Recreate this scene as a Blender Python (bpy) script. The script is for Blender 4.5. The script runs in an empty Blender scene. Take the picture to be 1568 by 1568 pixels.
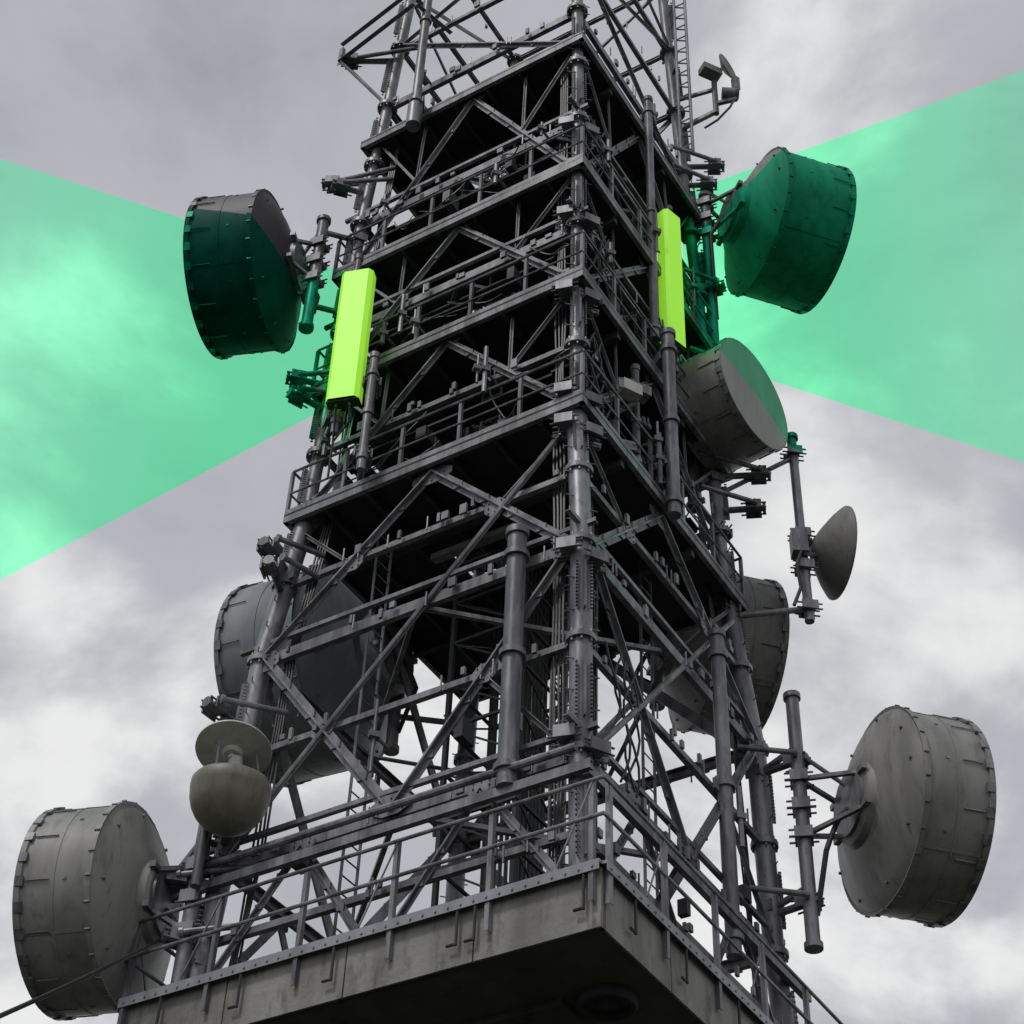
import bpy, math, random
from mathutils import Vector, Matrix
random.seed(11)
V=Vector
sc=bpy.context.scene
sc.view_settings.view_transform='Standard'
try: sc.view_settings.look='None'
except: pass
sc.view_settings.exposure=0

# ---------------------------------------------------------------- materials
def nodes(name):
    m=bpy.data.materials.new(name); m.use_nodes=True
    nt=m.node_tree
    return m,nt,nt.nodes['Principled BSDF']
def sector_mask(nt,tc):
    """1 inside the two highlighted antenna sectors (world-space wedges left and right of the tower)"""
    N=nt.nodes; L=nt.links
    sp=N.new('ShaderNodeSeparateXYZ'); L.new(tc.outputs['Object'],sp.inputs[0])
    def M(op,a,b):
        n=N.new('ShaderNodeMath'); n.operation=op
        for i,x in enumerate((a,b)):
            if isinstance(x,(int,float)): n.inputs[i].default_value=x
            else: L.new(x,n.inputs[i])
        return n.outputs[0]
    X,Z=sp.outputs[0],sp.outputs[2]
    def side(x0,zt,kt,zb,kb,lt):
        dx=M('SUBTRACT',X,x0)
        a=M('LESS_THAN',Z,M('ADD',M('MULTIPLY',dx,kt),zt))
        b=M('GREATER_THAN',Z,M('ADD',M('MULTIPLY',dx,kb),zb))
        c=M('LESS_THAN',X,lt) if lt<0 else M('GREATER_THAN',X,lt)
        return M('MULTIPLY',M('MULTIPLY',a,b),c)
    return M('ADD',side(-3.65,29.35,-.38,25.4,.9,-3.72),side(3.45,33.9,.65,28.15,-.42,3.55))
def weathered(name,c1,c2,rough=.6,metal=0.,scale=1.2,streak=True,stain=None,bump=0,emis=None,amt=.7,beam_tint=None):
    m,nt,b=nodes(name); N=nt.nodes; L=nt.links
    tc=N.new('ShaderNodeTexCoord')
    mp=N.new('ShaderNodeMapping'); mp.inputs['Scale'].default_value=(1,1,.25 if streak else 1)
    L.new(tc.outputs['Object'],mp.inputs[0])
    n=N.new('ShaderNodeTexNoise'); n.inputs['Scale'].default_value=scale; n.inputs['Detail'].default_value=3; n.inputs['Roughness'].default_value=.65
    L.new(mp.outputs[0],n.inputs['Vector'])
    r=N.new('ShaderNodeValToRGB'); r.color_ramp.elements[0].position=.38; r.color_ramp.elements[1].position=.62
    r.color_ramp.elements[0].color=(*c1,1); r.color_ramp.elements[1].color=(*c2,1)
    L.new(n.outputs[0],r.inputs[0]); out=r.outputs[0]
    if stain:
        n2=N.new('ShaderNodeTexNoise'); n2.inputs['Scale'].default_value=scale*4.3; n2.inputs['Detail'].default_value=4; n2.inputs['Roughness'].default_value=.7
        L.new(mp.outputs[0],n2.inputs['Vector'])
        r2=N.new('ShaderNodeValToRGB'); r2.color_ramp.elements[0].position=.52; r2.color_ramp.elements[1].position=.72
        L.new(n2.outputs[0],r2.inputs[0])
        mx=N.new('ShaderNodeMixRGB'); mx.inputs[2].default_value=(*stain,1)
        ml=N.new('ShaderNodeMath'); ml.operation='MULTIPLY'; ml.inputs[1].default_value=amt
        L.new(r2.outputs[0],ml.inputs[0]); L.new(ml.outputs[0],mx.inputs[0]); L.new(out,mx.inputs[1]); out=mx.outputs[0]
    if beam_tint:
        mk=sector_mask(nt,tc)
        mu=N.new('ShaderNodeMixRGB'); mu.blend_type='MULTIPLY'; mu.inputs[2].default_value=(*beam_tint,1)  # green cast of the beams painted into the base colour inside the wedges
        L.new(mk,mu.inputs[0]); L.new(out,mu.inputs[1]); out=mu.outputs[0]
    L.new(out,b.inputs['Base Color'])
    b.inputs['Roughness'].default_value=rough; b.inputs['Metallic'].default_value=metal
    if beam_tint:
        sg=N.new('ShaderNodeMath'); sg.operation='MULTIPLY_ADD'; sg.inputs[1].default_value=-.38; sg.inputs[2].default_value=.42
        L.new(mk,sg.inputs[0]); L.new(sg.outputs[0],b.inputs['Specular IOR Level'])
    if bump:
        n3=N.new('ShaderNodeTexNoise'); n3.inputs['Scale'].default_value=scale*14; n3.inputs['Detail'].default_value=3
        L.new(tc.outputs['Object'],n3.inputs['Vector'])
        bp=N.new('ShaderNodeBump'); bp.inputs['Strength'].default_value=bump; bp.inputs['Distance'].default_value=.02
        L.new(n3.outputs[0],bp.inputs['Height']); L.new(bp.outputs[0],b.inputs['Normal'])
    if emis:
        b.inputs['Emission Color'].default_value=(*emis[0],1); b.inputs['Emission Strength'].default_value=emis[1]
    return m
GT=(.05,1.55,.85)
STEEL=weathered('galvanised_steel',(.10,.10,.113),(.25,.25,.275),.44,.25,2.3,stain=(.05,.044,.04),beam_tint=GT)
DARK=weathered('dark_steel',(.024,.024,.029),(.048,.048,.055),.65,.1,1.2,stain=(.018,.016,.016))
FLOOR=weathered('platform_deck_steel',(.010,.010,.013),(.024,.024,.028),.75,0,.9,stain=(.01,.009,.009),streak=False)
CABLE=weathered('black_cable',(.012,.012,.014),(.026,.026,.03),.5,0,3)
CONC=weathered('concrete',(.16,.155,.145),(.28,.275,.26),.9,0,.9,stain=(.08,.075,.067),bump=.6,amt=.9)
SOFF=weathered('soffit_concrete',(.06,.058,.055),(.10,.098,.093),.95,0,.7,streak=False,stain=(.035,.033,.03),bump=.4)  # darker concrete copy; shade of the underside is put into its colour
ZINC=weathered('zinc_coping',(.19,.20,.22),(.28,.29,.32),.45,.3,2)
D_DARK=weathered('dark_grey_paint',(.048,.044,.054),(.068,.063,.075),.55,0,1.0,stain=(.033,.031,.036),beam_tint=(.03,1.6,.95))
D_MID=weathered('mid_grey_paint',(.15,.148,.145),(.225,.22,.215),.55,0,1.3,stain=(.09,.085,.08),beam_tint=(.07,1.6,.9))
D_LITE=weathered('light_grey_paint',(.19,.19,.185),(.28,.275,.265),.5,0,1.3,stain=(.12,.11,.10),beam_tint=(.5,1.5,1.0))
D_BLUE=weathered('blue_grey_paint',(.15,.165,.19),(.22,.235,.26),.55,0,1.1,stain=(.11,.115,.13))
RADOME=weathered('radome_fabric',(.26,.26,.25),(.35,.35,.34),.7,0,.8,stain=(.2,.19,.18),beam_tint=(.45,1.5,.95))
BEIGE=weathered('beige_fibreglass',(.15,.14,.11),(.24,.225,.185),.5,0,1.5,stain=(.1,.09,.065))
WHITE=weathered('off_white_paint',(.42,.42,.40),(.52,.52,.50),.5,0,2,stain=(.3,.29,.26))
LIME=weathered('lime_panel_glow_paint',(.36,.90,.03),(.40,.95,.05),.5,0,1.0,emis=((.44,1.0,.06),.38))  # panels are no lamps; glow added to keep them flat and bright
LIMED=weathered('panel_end_cap',(.04,.09,.03),(.05,.11,.04),.6,0,1.0)
GROUND=weathered('grass_ground',(.025,.032,.018),(.045,.05,.03),.95,0,.05,streak=False,stain=(.06,.057,.045))

def beam_mat():
    m=bpy.data.materials.new('green_coverage_film'); m.use_nodes=True
    nt=m.node_tree; N=nt.nodes; L=nt.links; N.clear()
    o=N.new('ShaderNodeOutputMaterial'); t=N.new('ShaderNodeBsdfTransparent'); 
    tc=N.new('ShaderNodeTexCoord'); sp=N.new('ShaderNodeSeparateXYZ'); L.new(tc.outputs['Object'],sp.inputs[0])
    ab=N.new('ShaderNodeMath'); ab.operation='ABSOLUTE'; L.new(sp.outputs[0],ab.inputs[0])
    mr=N.new('ShaderNodeMapRange'); mr.inputs['From Min'].default_value=6; mr.inputs['From Max'].default_value=13; L.new(ab.outputs[0],mr.inputs[0])
    mx=N.new('ShaderNodeMix'); mx.data_type='RGBA'; mx.clamp_result=False
    cs=[s for s in mx.inputs if s.type=='RGBA']; cs[0].default_value=(.32,1.38,.72,1); cs[1].default_value=(.56,1.36,.90,1)
    L.new(mr.outputs[0],mx.inputs[0]); L.new([s for s in mx.outputs if s.type=='RGBA'][0],t.inputs[0])
    L.new(t.outputs[0],o.inputs[0])
    return m
BEAM=beam_mat()

# ---------------------------------------------------------------- mesh builder
class MB:
    def __init__(s): s.v=[]; s.f=[]; s.m=[]
    def add(s,vs,fs,mi=0):
        o=len(s.v); s.v+= [tuple(x) for x in vs]; s.f+=[tuple(o+i for i in f) for f in fs]; s.m+=[mi]*len(fs)
    def ext(s,poly,p,q,up=(0,0,1),mi=0):
        p=V(p);q=V(q);d=(q-p)
        if d.length<1e-5: return
        d.normalize(); up=V(up)
        if abs(d.dot(up.normalized()))>.98: up=V((.6,.8,0)) if abs(d.z)>.7 else V((0,0,1))
        x=d.cross(up).normalized(); y=x.cross(d).normalized(); n=len(poly)
        vs=[p+x*a+y*b for a,b in poly]+[q+x*a+y*b for a,b in poly]
        fs=[tuple(range(n))[::-1],tuple(range(n,2*n))]+[(i,(i+1)%n,n+(i+1)%n,n+i) for i in range(n)]
        s.add(vs,fs,mi)
    def bar(s,p,q,w,h=None,up=(0,0,1),mi=0):
        h=h or w; s.ext([(-w/2,-h/2),(w/2,-h/2),(w/2,h/2),(-w/2,h/2)],p,q,up,mi)
    def ang(s,p,q,a=.1,t=.014,up=(0,0,1),mi=0,flip=1):
        s.ext([(0,0),(flip*a,0),(flip*a,t),(flip*t,t),(flip*t,a),(0,a)][::flip],p,q,up,mi)
    def chan(s,p,q,w=.1,h=.2,t=.016,up=(0,0,1),mi=0):
        s.ext([(0,-h/2),(w,-h/2),(w,-h/2+t),(t,-h/2+t),(t,h/2-t),(w,h/2-t),(w,h/2),(0,h/2)],p,q,up,mi)
    def tube(s,p,q,r,n=12,mi=0):
        s.ext([(r*math.cos(2*math.pi*i/n),r*math.sin(2*math.pi*i/n)) for i in range(n)],p,q,mi=mi)
    def box(s,c,d,rz=0,mi=0,M=None):
        c=V(c); R=M or Matrix.Rotation(rz,3,'Z')
        vs=[c+R@V((x*d[0]/2,y*d[1]/2,z*d[2]/2)) for x in(-1,1) for y in(-1,1) for z in(-1,1)]
        s.add(vs,[(0,1,3,2),(4,6,7,5),(0,4,5,1),(2,3,7,6),(0,2,6,4),(1,5,7,3)],mi)
    def path(s,pts,r,n=6,mi=0):
        for a,b in zip(pts[:-1],pts[1:]): s.tube(a,b,r,n,mi)
    def rev(s,c,ax,prof,n=48,mi=0,mats=None):
        c=V(c); ax=V(ax).normalized(); u=ax.cross(V((0,0,1)))
        if u.length<.05: u=V((1,0,0))
        u=(u-ax*u.dot(ax)).normalized(); w=ax.cross(u)
        for k,((t0,r0),(t1,r1)) in enumerate(zip(prof[:-1],prof[1:])):
            a=[];b=[]
            for i in range(n):
                e=u*math.cos(2*math.pi*i/n)+w*math.sin(2*math.pi*i/n)
                a.append(c+ax*t0+e*r0); b.append(c+ax*t1+e*r1)
            s.add(a+b,[(i,(i+1)%n,n+(i+1)%n,n+i) for i in range(n)],mats[k] if mats else mi)
    def obj(s,name,mats,parent=None,merge=True):
        me=bpy.data.meshes.new(name); 
        me.from_pydata(s.v,[],s.f); 
        for m in mats: me.materials.append(m)
        me.polygons.foreach_set('material_index',s.m)
        if merge:
            import bmesh
            bm=bmesh.new(); bm.from_mesh(me); bmesh.ops.remove_doubles(bm,verts=bm.verts,dist=.0004)
            bmesh.ops.recalc_face_normals(bm,faces=bm.faces); bm.to_mesh(me); bm.free()
        me.polygons.foreach_set('use_smooth',[True]*len(me.polygons))
        me.set_sharp_from_angle(angle=math.radians(32))
        o=bpy.data.objects.new(name,me); sc.collection.objects.link(o)
        if parent: o.parent=parent
        return o
def empty(name,loc=(0,0,0)):
    o=bpy.data.objects.new(name,None); sc.collection.objects.link(o); return o

# ---------------------------------------------------------------- tower frame
AX,AY=.18,24.65
C,S=math.cos(math.radians(33)),math.sin(math.radians(33))
def W(i,j,z): return V((AX-C*i+S*j, AY+S*i+C*j, z))
TAB=[(13,3.2),(16.2,3.07),(20.1,3.02),(23.4,2.75),(26.7,2.68),(28.4,2.65),(31.8,2.6),(36.1,2.45),(41,2.3),(48,2.1)]
def H(z):
    for (a,b),(c,d) in zip(TAB[:-1],TAB[1:]):
        if z<=c: return b+(d-b)*(z-a)/(c-a)
    return TAB[-1][1]
CR=[(-1,-1),(1,-1),(1,1),(-1,1)]      # front, left, back, right
NN=[(0,-1),(1,0),(0,1),(-1,0)]
def FP(k,t,z,off=0.):
    h=H(z); a=CR[k];b=CR[(k+1)%4]
    i=a[0]+(b[0]-a[0])*t; j=a[1]+(b[1]-a[1])*t
    n=NN[k]
    return W(i*h+n[0]*off,j*h+n[1]*off,z)
def NRM(k):
    n=NN[k]; return (W(n[0],n[1],0)-W(0,0,0)).normalized()
ML=Matrix(((-C,S,0),(S,C,0),(0,0,1)))

tower=empty('lattice_tower')
legs=MB(); br=MB(); pf=MB(); rl=MB(); cb=MB()
ZTOP=44
for n,(a,b) in enumerate(CR):
    zs=[13.8,16.2,18.2,20.1,21.8,23.4,25,26.7,28.4,30.1,31.8,33.9,36.1,38.5,41,ZTOP]
    for z0,z1 in zip(zs[:-1],zs[1:]):
        p=W(a*H(z0),b*H(z0),z0);q=W(a*H(z1),b*H(z1),z1)
        legs.tube(p,q,.17 if z0<23 else .125,14)
        legs.tube(q-V((0,0,.05)),q+V((0,0,.05)),.23,14)
        for k in range(8):
            e=V((math.cos(k*.785),math.sin(k*.785),0))*.195
            legs.tube(q+e-V((0,0,.11)),q+e+V((0,0,.11)),.018,5)
        o=(W(a,b,0)-W(0,0,0)).normalized()
        if int(z0*10)%2==0 or z0>23: 
            legs.bar(p+o*.14+(q-p)*.25,q+o*.14-(q-p)*.25,.03,.2,up=o)
            for k in range(14):
                c=p.lerp(q,.27+.46*k/13)+o*.15; sd=o.cross(V((0,0,1)))*.11
                for s_ in(-1,1): legs.tube(c+sd*s_,c+sd*s_+o*.05,.018,5)
        m=int((z1-z0)/.28)
        for k in range(m):
            c=p.lerp(q,(k+.5)/m); sd=o.cross(V((0,0,1)))*(1 if k%2 else -1)
            legs.tube(c+o*.1,c+o*.1+sd*.25,.012,5)
def gusset(k,t,z,w=.4,h=.36):
    c=FP(k,t,z,.075); n=NRM(k); x=n.cross(V((0,0,1)))
    pts=[(-.5,-.2),(-.2,-.5),(.2,-.5),(.5,-.2),(.5,.2),(.2,.5),(-.2,.5),(-.5,.2)]
    vs=[c+x*(a*w)+V((0,0,b*h))-n*.01 for a,b in pts]+[c+x*(a*w)+V((0,0,b*h))+n*.01 for a,b in pts]
    br.add(vs,[tuple(range(8)),tuple(range(8,16))[::-1]]+[(i,(i+1)%8,8+(i+1)%8,8+i) for i in range(8)])
    for a in (-.3,0,.3):
        for b in (-.3,0,.3):
            if a or b:
                cc=c+x*(a*w)+V((0,0,b*h)); br.tube(cc,cc+n*.035,.016,5)
for k in range(4):
    n=NRM(k); fr=k in(0,3)
    for z in (14.9,16.2,18.2,20.1,21.8,25.1,28.4,31.8,36.1,38.5,41,ZTOP):
        if not fr and z in(14.9,18.2,21.8): continue
        w=.2 if z in(16.2,20.1,28.4,31.8,36.1) else .11
        br.chan(FP(k,-.02,z,.03),FP(k,1.02,z,.03),.1,w)
        if w==.2 and z<36 and fr: br.ang(FP(k,-.05,z+.32,.08),FP(k,1.08,z+.32,.08),.08)
        for q in range(12 if z<38 else 4):
            t=random.uniform(.03,.97); c=FP(k,t,z+random.uniform(-.08,.1),.13)
            if q%3: br.box(c,(random.uniform(.05,.14),.05,random.uniform(.08,.22)),rz=-.576 if k%2==0 else .995)
            else: br.tube(c-V((0,0,.14)),c+V((0,0,.14)),.016,5)
    def brace(t0,z0,t1,z1,a=.12,off=.05,dbl=True):
        br.ang(FP(k,t0,z0,off),FP(k,t1,z1,off),a,.016,up=n)
        if dbl: 
            br.ang(FP(k,t0,z0,off),FP(k,t1,z1,off),a,.016,up=n,flip=-1)
            for s_ in (.2,.4,.6,.8):
                c=FP(k,t0,z0,off).lerp(FP(k,t1,z1,off),s_); br.box(c+n*.02,(a*1.7,.05,a*1.3),rz=-.576 if k%2==0 else .995)
    z0,z1=16.2,20.1
    brace(.02,z1,.5,z0,.10); brace(.98,z1,.5,z0,.10)
    gusset(k,.5,z0+.1,.7,.36); gusset(k,.04,z1-.1,.4,.4); gusset(k,.96,z1-.1,.4,.4)
    if fr:
        brace(.26,18.15,.02,z0+.1,.07,.02,False); brace(.74,18.15,.98,z0+.1,.07,.02,False)
        gusset(k,.26,18.15); gusset(k,.74,18.15)
    z0,z1=20.1,23.2
    brace(.5,z1,.02,z0,.10); brace(.5,z1,.98,z0,.10)
    gusset(k,.5,z1-.1,.8,.34)
    if fr:
        brace(.02,z1-.2,.26,21.65,.06,.02,False); brace(.98,z1-.2,.74,21.65,.06,.02,False)
        gusset(k,.26,21.65); gusset(k,.74,21.65)
    z0,z1=13.9,16.1
    for a in (0,.5):
        brace(a+.01,z0,a+.25,z1,.07); brace(a+.49,z0,a+.25,z1,.07)
        gusset(k,a+.25,z1,.45,.3)
    for z0,z1 in ((23.6,26.6),(26.9,30.0),(30.3,34.5)):
        brace(0.02,z0,.5,z1,.085); brace(.98,z0,.5,z1,.085); gusset(k,.5,z1,.6,.3); gusset(k,.04,z0+.1,.4,.36); gusset(k,.96,z0+.1,.4,.36)
        if fr:
            brace(.25,(z0+z1)/2,.02,z1,.06,.02,False); brace(.75,(z0+z1)/2,.98,z1,.06,.02,False)
            brace(.25,(z0+z1)/2,.25,z1,.05,.0,False); brace(.75,(z0+z1)/2,.75,z1,.05,.0,False)
    brace(0.02,34.8,.98,38.5,.085); brace(.98,38.5,.02,41,.07,dbl=False); brace(.02,41,.98,ZTOP,.07,dbl=False)
    if fr: br.tube(FP(k,.98,16.3,.16),FP(k,.06,22.6,.16),.05,8)
br.chan(FP(0,-.05,15.75,.3),FP(0,1.22,15.75,.3),.1,.15); br.tube(FP(0,-.02,16.05,.34),FP(0,1.2,16.05,.34),.06,10)
br.chan(FP(3,-.1,15.7,.28),FP(3,1.04,15.7,.28),.1,.15)
for z in (16.2,20.1,28.4,31.8):
    for k in range(4):
        br.ang(FP(k,.5,z,-.02),FP((k+1)%4,.5,z,-.02),.08)
sh=.7
for i,j in ((-1,-1),(1,-1),(1,1),(-1,1)):
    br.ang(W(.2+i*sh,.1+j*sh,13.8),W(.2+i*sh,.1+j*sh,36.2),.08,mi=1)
z=14.2
while z<35.6:
    q=[W(.2+i*sh,.1+j*sh,z) for i,j in CR]; q2=[W(.2+i*sh,.1+j*sh,z+.9) for i,j in CR]
    for a in range(4):
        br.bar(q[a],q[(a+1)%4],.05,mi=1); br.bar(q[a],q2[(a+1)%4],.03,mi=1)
    z+=.9
for n in range(11):
    x=-.45+n*.11
    cb.tube(W(.2+x,.6,13.8),W(.2+x,.6,36),.035,7)
for n in range(7):
    cb.tube(W(-.35,-.3+n*.12,13.8),W(-.35,-.3+n*.12,36),.032,7)
def ladder(i,j,z0,z1,dx=(1,0),cage=True):
    w=.2
    a=W(i-dx[0]*w,j-dx[1]*w,0);b=W(i+dx[0]*w,j+dx[1]*w,0)
    for p in(a,b): rl.bar(p+V((0,0,z0)),p+V((0,0,z1)),.05,.02)
    z=z0
    while z<z1:
        rl.tube(a+V((0,0,z)),b+V((0,0,z)),.014,6); z+=.3
    if cage:
        nn=V((b-a).normalized()); f=nn.cross(V((0,0,1)))
        z=z0+1; c=(a+b)/2
        while z<z1:
            pts=[c+V((0,0,z))+nn*(.36*math.cos(t))+f*(.36+.36*math.sin(t)) for t in [math.radians(-100+ (380/14)*q) for q in range(13)]]
            rl.path(pts,.018,5); z+=.55
        for t in (-20,40,90,140,200):
            t=math.radians(t); e=c+nn*(.36*math.cos(t))+f*(.36+.36*math.sin(t))
            rl.bar(e+V((0,0,z0+1)),e+V((0,0,z1)),.03,.01)
ladder(-1.55,-1.0,13.8,23.2); ladder(-.2,-1.5,23.5,34); ladder(1.6,-1.9,13.8,23.3,(0,1),False); ladder(-1.9,1.2,13.8,34,(0,1),False)

# ------------------------------------------------------------- platforms
def platform(z,ov=.28,hole=(.75,-.4,.5),rail=True):
    h=H(z)+ov; x0,x1=hole[0]-hole[2],hole[0]+hole[2]; y0,y1=hole[1]-hole[2],hole[1]+hole[2]
    def slab(a,b,c,d):
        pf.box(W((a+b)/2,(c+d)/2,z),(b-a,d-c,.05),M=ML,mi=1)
    slab(-h,x0,-h,h); slab(x1,h,-h,h); slab(x0,x1,-h,y0); slab(x0,x1,y1,h)
    e=[W(a*h,b*h,z-.05) for a,b in CR]
    for k in range(4): pf.chan(e[k],e[(k+1)%4],.09,.24,mi=0)
    n=7
    for a in range(1,n):
        x=-h+2*h*a/n
        if x0-.1<x<x1+.1:
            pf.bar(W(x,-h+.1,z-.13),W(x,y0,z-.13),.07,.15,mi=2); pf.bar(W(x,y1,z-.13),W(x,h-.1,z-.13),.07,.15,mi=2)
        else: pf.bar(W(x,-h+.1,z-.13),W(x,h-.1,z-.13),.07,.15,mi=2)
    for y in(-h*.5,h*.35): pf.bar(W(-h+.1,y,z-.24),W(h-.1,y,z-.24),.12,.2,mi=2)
    if rail:
        for k in range(4):
            def R(t,zz): 
                a=CR[k];b=CR[(k+1)%4]; g=h-.03
                return W((a[0]+(b[0]-a[0])*t)*g,(a[1]+(b[1]-a[1])*t)*g,zz)
            for zz,r in ((z+.55,.022),(z+1.1,.028)): rl.tube(R(0,zz),R(1,zz),r,6)
            rl.bar(R(0,z+.1),R(1,z+.1),.01,.12)
            for a in range(6): rl.ang(R(a/5,z),R(a/5,z+1.12),.06,.01)
for z in (23.4,26.7,30.1): platform(z)
platform(34.6,rail=False)
def sag(k,t0,t1,z0,z1,drop,r,off=.14,mb=None,mi=0):
    (mb or cb).path([FP(k,t0+(t1-t0)*u/10,z0+(z1-z0)*u/10-drop*math.sin(math.pi*u/10),off+.03*math.sin(u*.9+t0*9)) for u in range(11)],r,5,mi)
for z in (23.4,26.7,30.1,34.6,16.3):
    low=z<20; top=z>34
    for k in range(4):
        for a in range(2 if low or top else 5):
            t=random.uniform(.08,.92); s=random.uniform(.12,.36)
            p=FP(k,t,z+random.uniform(.15,1.2),random.uniform(-.35,.1))
            rl.box(p,(s,random.uniform(.12,.25),random.uniform(.15,.4)),rz=random.choice([-.576,.995]),mi=random.choice((1,1,0)))
        if not low and not top: rl.bar(FP(k,.05,z+1.6,-.5),FP(k,.95,z+1.6,-.5),.35,.05,mi=1)
        for a in range(1 if low or top else 3):
            t=random.uniform(.05,.95); L_=random.uniform(.4,1.3); p=FP(k,t,z+random.uniform(.5,1.7),.36)
            rl.tube(p-V((0,0,L_/2)),p+V((0,0,L_/2)),random.choice((.025,.045)),8)
            rl.box(p,(.16,.12,.1),rz=.3); rl.tube(p,FP(k,t,p.z,0),.03,6)
        for c in range(0 if low or top else 6):
            t0=random.uniform(0,.8); sag(k,t0,min(1,t0+random.uniform(.08,.3)),z+random.uniform(.1,1.7),z+random.uniform(.1,1.7),random.uniform(.1,.35),random.choice((.01,.016)))
    if not top:
        for c in range(5):
            a=random.uniform(.75,.95)
            cb.path([FP(3,a+.03*math.sin(q*.7+c),z+q*.25,.12+.03*math.cos(q+c)) for q in range(10)],.02,5)
for k,t in ((0,.9),(3,.08),(3,.9),(0,.06)):
    for c in range(4):
        cb.path([FP(k,t+.010*c+.003*math.sin(q*1.7+c),14+q*1.2,-.12+.02*math.sin(q*2.3+c)) for q in range(18)],.02,5)
pf.box(W(.1,-1.2,22.95),(1.9,.16,.12),M=ML,mi=3)

# ------------------------------------------------------------- antenna stub arms (pipes with clamps)
def clamp(mb,c,d,r=.12,mi=0):
    c=V(c); d=V(d).normalized(); s=d.cross(V((0,0,1))).normalized(); rz=math.atan2(d.y,d.x)
    mb.box(c,(.24,.24,.09),rz=rz,mi=mi)
    for a in(-1,1):
        mb.box(c+s*a*.15,(.3,.035,.2),rz=rz,mi=mi)
        for zz in(-.06,.06): mb.tube(c+s*a*.1+V((0,0,zz))-d*.24,c+s*a*.1+V((0,0,zz))+d*.24,.018,6,mi)
def stub(p,q,r=.065,cl=True):
    p=V(p);q=V(q); br.tube(p,q,r,10)
    d=(q-p).normalized(); br.tube(q-d*.03,q+d*.03,r*1.5,10)
    if cl: clamp(br,q-d*.2,d)
Lg=lambda z:W(H(z),-H(z),z); Rg=lambda z:W(-H(z),H(z),z); Fg=lambda z:W(-H(z),-H(z),z)
for z,x,y in ((22.1,-4.15,23.0),(21.6,-4.0,22.9),(18.7,-4.6,23.0),(33.3,-4.35,24),(32.9,-4.1,23.7),(26.9,-4.35,23.7),(26.2,-4.2,23.4),(15.9,-4.9,23.6),(14.9,-4.7,23.5),(38.0,-4.4,24)):
    stub(Lg(z),(x,y,z)); stub(W(H(z)*.75,-H(z),z+.12),(x+.25,y-.1,z),.05,False)
for z,x,y in ((36.4,4.5,25.3),(35.7,4.3,25.3),(26.5,4.95,25.3),(25.6,4.8,25.3),(32.0,4.3,25.2),(29.5,4.3,25.2),(19.6,5.1,25.0),(16.9,5.1,25.0)):
    stub(Rg(z),(x,y,z)); stub(W(-H(z),H(z)*.75,z+.1),(x-.2,y-.15,z),.05,False)
for z in (16.4,19.9,22.9,23.7,26.4,28.6,31.5):
    p=Fg(z); clamp(br,p+V((-.2,-.1,0)),(-1,.3,0)); clamp(br,p+V((.2,-.08,-.2)),(1,.5,0))
    br.bar(p+V((-.4,.25,.05)),p+V((.4,.3,-.1)),.08,.1)
def pole(x,y,z0,z1,r=.11,tie=None):
    br.tube((x,y,z0),(x,y,z1),r,14); br.tube((x,y,z1),(x,y,z1+.12),r*1.25,14)
    for zz in (z0+.3,(z0+z1)/2,z1-.4):
        br.tube((x,y,zz-.05),(x,y,zz+.05),r*1.35,14)
    if tie:
        for zz in(z0+.5,z1-.5):
            t=tie(zz); stub(t,(x,y,zz),.06,True)
pole(.1,20.72,15.8,20.4,.15); pole(2.78,22.85,23.0,27.6,.12,lambda z:FP(3,.45,z)); pole(2.56,23.1,27.8,35.6,.09,lambda z:FP(3,.4,z))
pole(3.55,23.9,15.2,21.2,.12); 
pole(-2.45,22.6,34.2,41,.10,lambda z:FP(0,.8,z)); br.tube((-2.45,22.6,33.6),(-2.45,22.6,34.3),.16,14)
pole(-2.6,22.3,23.2,26.0,.08,lambda z:FP(0,.8,z)); pole(-3.2,22.75,24.5,29.3,.07,lambda z:Lg(z)); pole(3.0,23.75,27.6,32.6,.07,lambda z:FP(3,.35,z))
pole(2.1,22.3,23.4,26,.07,lambda z:FP(3,.7,z))
A=[V((-4.45,24.0,37.9)),V((-2.7,22.4,37.9)),V((-2.7,22.4,38.6)),V((-4.45,24.0,38.6))]
for a,b in((0,1),(3,2),(0,3)): br.ang(A[a],A[b],.1)
br.ang(A[0],Lg(36.1),.1); br.ang(A[0],Lg(38),.1); br.ang(A[1],FP(0,.7,38),.1)
for dx in(0,.28): br.tube((3.5+dx,25,36.5),(3.5+dx,25,47),.04,8)
z=36.6
while z<47: br.tube((3.5,25,z),(3.78,25,z+.25),.02,5); br.tube((3.5,25,z),(3.78,25,z),.02,5); z+=.5
for z in(37,40): br.bar((3.5,25,z),Rg(z),.08)
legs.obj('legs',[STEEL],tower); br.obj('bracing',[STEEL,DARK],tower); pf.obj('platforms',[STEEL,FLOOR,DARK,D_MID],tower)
rl.obj('railings_and_ladders',[STEEL,DARK],tower); cb.obj('cable_runs',[CABLE],tower)

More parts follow.
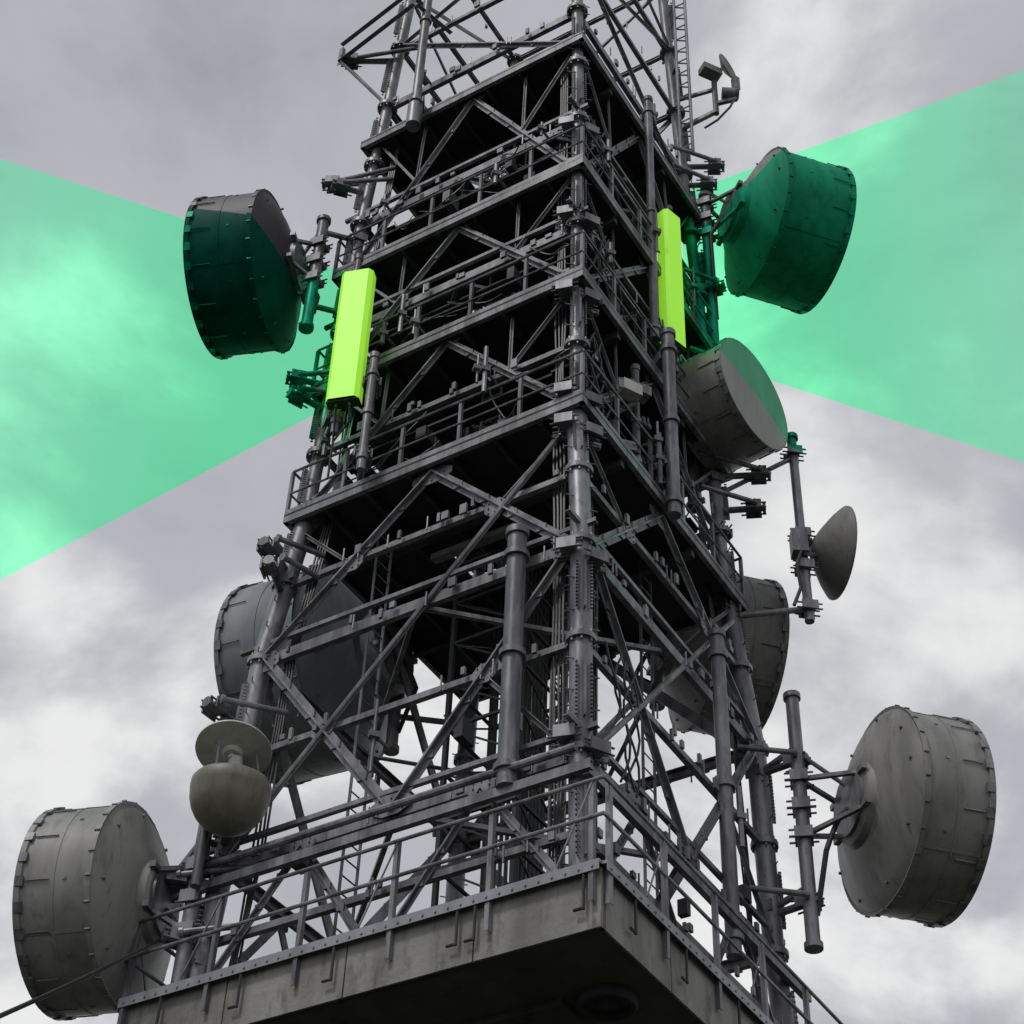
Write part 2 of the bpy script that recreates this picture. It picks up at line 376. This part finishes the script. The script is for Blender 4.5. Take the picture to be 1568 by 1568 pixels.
# ------------------------------------------------------------- concrete building carrying the tower
bld=empty('concrete_building')
b=MB()
hc=3.8
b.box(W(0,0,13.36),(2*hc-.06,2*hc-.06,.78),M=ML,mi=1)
for k in range(4):
    a=CR[k];c=CR[(k+1)%4]; n=NN[k]
    segs=[0,.24,.5,.76,1]
    for s0,s1 in zip(segs[:-1],segs[1:]):
        g=.0016
        def Q(t,off): return W((a[0]+(c[0]-a[0])*t)*hc+n[0]*off,(a[1]+(c[1]-a[1])*t)*hc+n[1]*off,0)
        t0=s0+(g if s0 else .0); t1=s1-(g if s1<1 else .006)
        p=Q(t0,-.06);q=Q(t1,-.06)
        b.bar(p+V((0,0,13.385)),q+V((0,0,13.385)),.12,.83)
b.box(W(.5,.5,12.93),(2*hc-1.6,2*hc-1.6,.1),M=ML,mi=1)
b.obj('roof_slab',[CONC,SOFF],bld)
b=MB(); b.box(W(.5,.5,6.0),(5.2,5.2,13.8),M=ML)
for k in range(4):
    n=NN[k]; d=[(1,0),(0,1),(1,0),(0,1)][k]
    for t in(-1.6,0,1.6):
        for zz in(3,7,10.6):
            c=W(.5+n[0]*2.63+d[0]*t,.5+n[1]*2.63+d[1]*t,zz)
            dim=(.9,.08,1.4) if k%2==0 else (.08,.9,1.4)
            b.box(c,dim,M=ML,mi=1)
b.obj('shaft',[SOFF,DARK],bld)
b=MB()
for k in range(4):
    a=CR[k];c=CR[(k+1)%4]; hh=hc+.03
    p=W(a[0]*hh,a[1]*hh,13.83);q=W(c[0]*hh,c[1]*hh,13.83)
    b.bar(p,q,.16,.045); 
    nn=NRM(k)
    b.bar(p+nn*.075-V((0,0,.06)),q+nn*.075-V((0,0,.06)),.012,.13)
    for s in range(40):
        e=p.lerp(q,(s+.5)/40)+nn*.08-V((0,0,.07)); b.tube(e,e+nn*.02,.018,5)
    for t in (.03,.235,.27,.52,.72,.9):
        e=p.lerp(q,t)+nn*.05
        b.tube(e-V((0,0,.02)),e-V((0,0,.62)),.022,6,1); b.tube(e-V((0,0,.6)),e-V((0,0,.6))+(q-p).normalized()*.14,.022,6,1)
b.obj('coping_and_clamps',[ZINC,DARK],bld)
b=MB()
c=W(-3.0,-2.2,12.94)
b.rev(c,(0,0,-1),[(-.05,.40),(.05,.40),(.10,.36),(.10,.31),(.03,.29),(.03,.15),(.08,.12),(.08,.0)],32)
b.obj('underside_vent',[DARK],bld)
rr=MB()
for k in range(4):
    a=CR[k];c=CR[(k+1)%4]; hh=hc+.09
    P=lambda t,z:W((a[0]+(c[0]-a[0])*t)*hh,(a[1]+(c[1]-a[1])*t)*hh,z)
    for zz in (14.5,15.05): rr.tube(P(0,zz),P(1,zz),.028,8)
    for s in range(6): rr.ang(P(s/5*.96+.02,13.3),P(s/5*.96+.02,15.08),.07,.01); 
    for s in (0,2,4):
        rr.bar(P(s/5*.96+.02,15.05),P((s+.35)/5*.96+.02,13.9),.02)
rr.obj('roof_railing',[STEEL])

# ------------------------------------------------------------- microwave dishes
def drum(name,c,az,R,L,paint,radome=True,el=0,pole_at=None,ptop=1.7,pbot=1.7,ties=(),back=.75,dome=False):
    mb=MB(); c=V(c); ax=V((math.cos(az)*math.cos(el),math.sin(az)*math.cos(el),math.sin(el)))
    o=c-ax*(L/2)
    if dome: pr=[(-.34*R,0),(-.34*R,.16*R),(-.30*R,.34*R),(-.235*R,.52*R),(-.15*R,.75*R),(-.06*R,.93*R),(-.02*R,1.0*R)]
    else: pr=[(-back*R,0),(-back*R,.36*R),(-back*R+.04,.40*R),(-back*R*.72,.43*R),(-back*R*.68,.52*R),(-back*R*.6,.56*R),(-.10*R,.90*R),(-.02*R,1.0*R)]
    mb.rev(o,ax,pr,56)
    mb.rev(o,ax,[(-.02*R,1.0*R),(-.03*R,1.03*R),(.03*R,1.03*R),(.03*R,1.0*R),(L*.5,1.0*R),(L*.5,1.006*R),(L*.5+.03,1.006*R),(L*.5+.03,1.0*R),(L-.02,1.0*R),(L-.02,1.025*R),(L+.07,1.025*R),(L+.07,.99*R)],56)
    mb.rev(o,ax,[(L+.07,.99*R),(L+.09,.7*R),(L+.11,.35*R),(L+.12,0)],56,1)
    u=ax.cross(V((0,0,1))).normalized(); w=ax.cross(u)
    n=26
    for k in range(n):
        t=2*math.pi*k/n; e=u*math.cos(t)+w*math.sin(t); s=ax.cross(e)
        RM=Matrix((ax,s,e)).transposed()
        mb.box(o+ax*(L-.01)+e*(1.02*R),(.12,.10*R,.04),M=RM,mi=2)
        if k%2==0:
            mb.tube(o+ax*(L-.1)+e*(1.012*R),o+ax*(L-.45)+e*(1.012*R),.012,5,2)
        mb.tube(o+e*(1.035*R)-ax*.04,o+e*(1.035*R)+ax*.04,.016,5,2)
        if k%3==0:
            mb.box(o+ax*(L*.35)+e*(1.0*R),(.05,.04,.025),M=RM,mi=2)
            mb.tube(o-ax*(.09*R)+e*(.9*R),o-ax*(.12*R)+e*(.9*R),.025,6,2)
    for t in (.9,2.4,4.0,5.5):
        e=u*math.cos(t)+w*math.sin(t); s=ax.cross(e); RM=Matrix((ax,s,e)).transposed()
        mb.box(o+ax*(L*.5)+e*(1.002*R),(L*.93,.04,.01),M=RM,mi=0)
    if pole_at:
        px,py=pole_at; hb=o-ax*(back*R if not dome else .34*R); z=hb.z
        mb.tube((px,py,z-pbot),(px,py,z+ptop),.115,16,2); mb.tube((px,py,z+ptop),(px,py,z+ptop+.1),.15,16,2); mb.tube((px,py,z-pbot-.1),(px,py,z-pbot),.15,16,2)
        P=V((px,py,z))
        d=(P-hb); d.z=0; dd=d.normalized() if d.length>.01 else -ax
        for zz in(-.55,.0,.55):
            clamp(mb,P+V((0,0,zz)),dd,mi=2)
        mb.rev(hb,-ax,[(-.05,.33*R),(.06,.33*R),(.06,0)],24,2)
        for zz in(-.55,.55):
            for s in(-.35,.35):
                mb.bar(hb+u*s*R*.8+V((0,0,zz*.6)),P+V((0,0,zz)),.07,.07,mi=2)
            mb.bar(hb+u*-.4*R+V((0,0,zz*.6)),hb+u*.4*R+V((0,0,zz*.6)),.1,.1,mi=2)
        mb.tube(hb+V((0,0,.33)),P+V((0,0,1.1)),.04,8,2)
        pts=[hb+V((0,0,-.1))-ax*.05]+[hb-ax*(.1+.1*q)+V((0,0,-.1-.16*q-.05*q*q*.3)) for q in range(1,5)]+[P+V((.1,0,-pbot*.8))]
        mb.path(pts,.045,8,3)
        for t,dz in ties:
            t=V(t); mb.tube(P+V((0,0,dz)),t,.06,10,2); clamp(mb,t,(t-P),mi=2)
    return mb.obj(name,[paint,RADOME if radome else paint,STEEL,CABLE,DARK])
r=math.radians
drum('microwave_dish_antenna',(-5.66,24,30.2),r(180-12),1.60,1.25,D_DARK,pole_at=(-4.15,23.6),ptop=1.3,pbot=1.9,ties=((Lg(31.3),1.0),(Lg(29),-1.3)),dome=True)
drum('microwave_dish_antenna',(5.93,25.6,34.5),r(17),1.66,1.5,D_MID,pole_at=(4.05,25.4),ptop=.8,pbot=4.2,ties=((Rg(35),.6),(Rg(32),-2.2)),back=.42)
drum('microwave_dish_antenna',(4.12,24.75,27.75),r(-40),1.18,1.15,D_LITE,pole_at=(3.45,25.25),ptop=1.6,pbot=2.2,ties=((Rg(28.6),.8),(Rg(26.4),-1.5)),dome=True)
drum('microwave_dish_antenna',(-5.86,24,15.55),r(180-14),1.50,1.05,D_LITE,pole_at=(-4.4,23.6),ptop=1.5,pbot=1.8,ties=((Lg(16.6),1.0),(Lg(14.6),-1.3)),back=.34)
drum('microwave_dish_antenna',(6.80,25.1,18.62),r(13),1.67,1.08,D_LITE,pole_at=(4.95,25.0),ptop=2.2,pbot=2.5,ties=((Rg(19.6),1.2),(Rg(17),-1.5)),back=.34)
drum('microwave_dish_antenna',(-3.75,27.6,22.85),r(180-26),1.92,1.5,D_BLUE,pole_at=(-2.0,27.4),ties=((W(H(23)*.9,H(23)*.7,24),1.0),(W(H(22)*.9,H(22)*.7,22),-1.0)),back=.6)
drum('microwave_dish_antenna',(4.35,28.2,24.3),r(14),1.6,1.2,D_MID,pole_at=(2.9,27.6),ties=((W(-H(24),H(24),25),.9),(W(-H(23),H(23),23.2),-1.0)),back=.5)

mb=MB(); ax=V((math.cos(r(10)),math.sin(r(10)),0)); o=V((5.66,25.6,24.9))
mb.rev(o,ax,[(0,0),(0,.14),(.06,.2),(.22,.46),(.42,.74),(.55,.88),(.58,.91),(.61,.91),(.61,.87),(.54,.83),(.6,.5),(.64,.2),(.66,0)],44)
mb.tube((5.5,25.5,23.0),(5.5,25.5,27.7),.09,14,1); mb.tube((5.5,25.5,27.7),(5.5,25.5,27.8),.13,14,1)
for zz in(23.3,24.3,25.1,27.3): clamp(mb,(5.5,25.5,zz),(1,.1,0),mi=1)
mb.box((5.42,25.4,24.8),(.3,.3,.55),mi=1); mb.bar((5.5,25.3,24.5),(5.8,25.6,24.7),.07,mi=1); mb.bar((5.5,25.3,25.0),(5.8,25.6,24.9),.07,mi=1)
mb.tube((5.5,25.5,23.3),Rg(23.0),.06,10,1); mb.tube((5.5,25.5,27.2),Rg(26.0),.05,10,1)
mb.path([(5.45,25.3,24.6),(5.3,25.2,24.1),(5.35,25.25,23.6),(5.2,25.3,23.2)],.035,7,2)
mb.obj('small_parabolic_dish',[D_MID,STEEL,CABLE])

mb=MB(); c=V((-3.98,22.8,16.9)); up=V((.02,-.1,1)).normalized()
pr=[(-.66,0)]+[(-.66*math.cos(r(a)),.6*math.sin(r(a))) for a in range(12,91,13)]+[(.02,.605),(.14,.60),(.2,.56),(.3,.3),(.34,.16)]
mb.rev(c,up,pr,40,1)
mb.rev(c,up,[(.2,.16),(.45,.12),(.6,.1)],18,0)
un=V((.02,.26,1)).normalized(); dc=c+up*.70+V((-.06,0,0))
mb.rev(dc,un,[(-.16,0),(-.16,.05),(-.1,.06),(-.1,.13),(-.08,.15),(-.03,.17),(0,.5),(.02,.58),(.05,.58),(.09,.4),(.1,0)],44,0)
for a in (0,2.1,4.2): mb.tube(dc+V((.35*math.cos(a),.35*math.sin(a),.03)),c+V((.42*math.cos(a),.42*math.sin(a),.12)),.02,6,2)
mb.tube((-4.35,23.3,15.6),(-4.35,23.3,18.6),.08,12,2)
mb.bar((-4.35,23.3,16.7),c+V((0,.3,-.2)),.12,mi=2); mb.bar((-4.35,23.3,17.3),c+V((0,.45,.15)),.08,mi=2); mb.tube((-4.35,23.3,16.1),Lg(16.3),.05,8,2); mb.tube((-4.35,23.3,18.2),Lg(18.3),.05,8,2)
mb.obj('subreflector_dish_antenna',[WHITE,BEIGE,STEEL])

mb=MB(); c=V((4.72,25,40.0)); ax=V((.75,-.6,.1))
mb.rev(c,ax,[(-.12,0),(-.1,.12),(0,.36),(.03,.38),(.05,.36),(0,.1),(0,0)],28,0)
mb.tube((4.4,25.1,38.2),(4.4,25.1,40.1),.07,10,1)
mb.box((4.3,24.95,39.7),(.5,.3,.22),rz=.4,mi=2); mb.tube((4.55,25,38.9),(4.95,25.0,38.9),.15,12,1); mb.box((4.9,25,39.3),(.14,.16,.5),rz=.5,mi=1)
mb.bar((4.4,25.1,38.6),(4.9,25,38.7),.09,mi=1); mb.bar((4.4,25.1,40),(4.72,25,40.0),.06,mi=1)
mb.bar((4.4,25.1,38.3),Rg(37.8),.1,mi=1); mb.bar((4.4,25.1,39.2),Rg(39),.08,mi=1)
mb.path([(4.85,25,38.7),(4.7,24.9,38.2),(4.4,25,37.8),(4.1,25.1,37.6)],.03,6,3)
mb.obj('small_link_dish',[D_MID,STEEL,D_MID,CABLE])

# ------------------------------------------------------------- lime panel antennas
def panel(name,top,bot,w,d,rz,polepos):
    mb=MB(); top=V(top);bot=V(bot); a=(top-bot).normalized()
    x=Matrix.Rotation(rz,3,'Z')@V((1,0,0)); x=(x-a*x.dot(a)).normalized(); y=a.cross(x)
    def sec(p): return [p+x*u*w+y*v*d for u,v in((-.5,.5),(-.5,-.2),(-.38,-.5),(.38,-.5),(.5,-.2),(.5,.5))]
    A=sec(bot);B=sec(top); n=6
    mb.add(A+B,[(i,(i+1)%n,n+(i+1)%n,n+i) for i in range(n)]+[tuple(range(n,2*n))],0); 
    A2=sec(bot); mb.add(A2,[tuple(range(n))],1)
    mb.bar(bot-a*.03+y*.02,bot+y*.02,w*.9,d*.8,up=y,mi=1)
    for t in(.15,.85):
        p=bot.lerp(top,t); q=V((polepos[0],polepos[1],p.z)); mb.bar(p+y*d*.5,q,.08,mi=2); mb.box(q,(.22,.22,.12),rz=rz,mi=2)
    for s in(-.2,.2):
        mb.tube(bot+x*s*w,bot+x*s*w-a*.12,.03,8,1)
        mb.path([bot+x*s*w-a*.1,bot+x*s*w*1.2-a*.35+y*.1,V((polepos[0],polepos[1],bot.z-.7)),V((polepos[0],polepos[1],bot.z-1.6))],.022,6,3)
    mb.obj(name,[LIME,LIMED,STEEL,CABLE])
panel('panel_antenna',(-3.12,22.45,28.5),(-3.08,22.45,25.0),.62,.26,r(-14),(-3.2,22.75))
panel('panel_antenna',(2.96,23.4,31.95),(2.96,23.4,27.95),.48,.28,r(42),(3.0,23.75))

# ------------------------------------------------------------- green coverage beams: translucent films leaving the panels and passing behind the dishes
def film(name,top,bot):
    me=bpy.data.meshes.new(name); n=len(top); me.from_pydata(top+bot,[],[(i,i+1,n+i+1,n+i) for i in range(n-1)]); me.materials.append(BEAM)
    o=bpy.data.objects.new(name,me); sc.collection.objects.link(o)
film('coverage_beam',[(-3.45,22.9,29.11),(-4.5,26.2,33.31),(-15.5,26.2,37.94)],[(-3.45,22.9,25.27),(-4.5,26.2,28.19),(-15.5,26.2,18.31)])
film('coverage_beam',[(3.25,23.7,33.1),(4.4,27.6,38.72),(15.0,27.6,45.65)],[(3.25,23.7,28.1),(4.4,27.6,32.22),(15.0,27.6,27.77)])

mb=MB(); mb.box((1.95,21.85,25.0),(.38,.26,.26),rz=.5); mb.box((2.2,22.0,25.1),(.2,.25,.22),rz=.5,mi=1); mb.bar((2.1,22.0,24.9),FP(3,.75,24.6),.06,mi=1); mb.box((1.88,21.72,24.98),(.3,.03,.2),rz=.5,mi=2)
mb.obj('floodlight',[WHITE,STEEL,RADOME])
mb=MB(); p=V((-6.95,15.6,8.2)); q=V((-4.6,24.2,15.4)); pts=[p.lerp(q,t/16)-V((0,0,.5*math.sin(math.pi*t/16)*.25)) for t in range(17)]
mb.path(pts,.032,8); mb.tube(p,(-6.95,15.6,-.2),.09,10)
mb.obj('stay_cable',[CABLE])
me=bpy.data.meshes.new('ground'); g=3000; me.from_pydata([(-g,-g,0),(g,-g,0),(g,g,0),(-g,g,0)],[],[(0,1,2,3)]); me.materials.append(GROUND)
o=bpy.data.objects.new('ground',me); sc.collection.objects.link(o)

# ------------------------------------------------------------- world, overcast
w=bpy.data.worlds.new('World'); sc.world=w; w.use_nodes=True; nt=w.node_tree; N=nt.nodes; L=nt.links; N.clear()
out=N.new('ShaderNodeOutputWorld'); sky=N.new('ShaderNodeTexSky'); sky.sky_type='NISHITA'; sky.sun_disc=False
bg1=N.new('ShaderNodeBackground'); bg1.inputs[1].default_value=.08; L.new(sky.outputs[0],bg1.inputs[0])
tc=N.new('ShaderNodeTexCoord'); sp=N.new('ShaderNodeSeparateXYZ'); L.new(tc.outputs['Generated'],sp.inputs[0])
mx=N.new('ShaderNodeMath'); mx.operation='MAXIMUM'; mx.inputs[1].default_value=.0; L.new(sp.outputs[2],mx.inputs[0])
ad=N.new('ShaderNodeMath'); ad.operation='ADD'; ad.inputs[1].default_value=.3; L.new(mx.outputs[0],ad.inputs[0])
def dv(o_):
    d=N.new('ShaderNodeMath'); d.operation='DIVIDE'; L.new(o_,d.inputs[0]); L.new(ad.outputs[0],d.inputs[1]); return d.outputs[0]
cx=N.new('ShaderNodeCombineXYZ'); L.new(dv(sp.outputs[0]),cx.inputs[0]); L.new(dv(sp.outputs[1]),cx.inputs[1]); cx.inputs[2].default_value=5.3
n1=N.new('ShaderNodeTexNoise'); n1.inputs['Scale'].default_value=4.2; n1.inputs['Detail'].default_value=7; n1.inputs['Roughness'].default_value=.54; n1.inputs['Distortion'].default_value=.25
L.new(cx.outputs[0],n1.inputs['Vector'])
gr=N.new('ShaderNodeMapRange'); gr.inputs['From Min'].default_value=.45; gr.inputs['From Max'].default_value=.85; gr.inputs['To Min'].default_value=.13; gr.inputs['To Max'].default_value=-.08
L.new(sp.outputs[2],gr.inputs[0])
sm=N.new('ShaderNodeMath'); sm.operation='ADD'; L.new(n1.outputs[0],sm.inputs[0]); L.new(gr.outputs[0],sm.inputs[1])
cr=N.new('ShaderNodeValToRGB'); cr.color_ramp.interpolation='EASE'
e=cr.color_ramp.elements; e[0].position=.30; e[0].color=(.34,.345,.385,1); e[1].position=.70; e[1].color=(.84,.84,.835,1)
m_=e.new(.50); m_.color=(.47,.475,.51,1)
L.new(sm.outputs[0],cr.inputs[0])
bg2=N.new('ShaderNodeBackground'); L.new(cr.outputs[0],bg2.inputs[0]); bg2.inputs[1].default_value=1.04
ms=N.new('ShaderNodeMixShader'); ms.inputs[0].default_value=.94; L.new(bg1.outputs[0],ms.inputs[1]); L.new(bg2.outputs[0],ms.inputs[2]); L.new(ms.outputs[0],out.inputs[0])
sl=bpy.data.lights.new('sun','SUN'); sl.energy=1.35; sl.angle=r(12); sl.color=(1,.97,.93)
so=bpy.data.objects.new('sun',sl); sc.collection.objects.link(so)
el,azs=r(55),r(228)
d=V((math.cos(azs)*math.cos(el),math.sin(azs)*math.cos(el),math.sin(el))); so.rotation_euler=d.to_track_quat('Z','Y').to_euler()
sky.sun_elevation=el; sky.sun_rotation=math.pi/2-azs

cam=bpy.data.cameras.new('camera'); co=bpy.data.objects.new('camera',cam); sc.collection.objects.link(co); sc.camera=co
cam.sensor_width=36; cam.sensor_height=36; cam.sensor_fit='HORIZONTAL'; cam.lens=36*2800/1568; cam.clip_end=5000; cam.clip_start=.1
co.matrix_world=Matrix.Translation((0,0,1.6))@Matrix.Rotation(r(133),4,'X')@Matrix.Rotation(r(2.65),4,'Z')
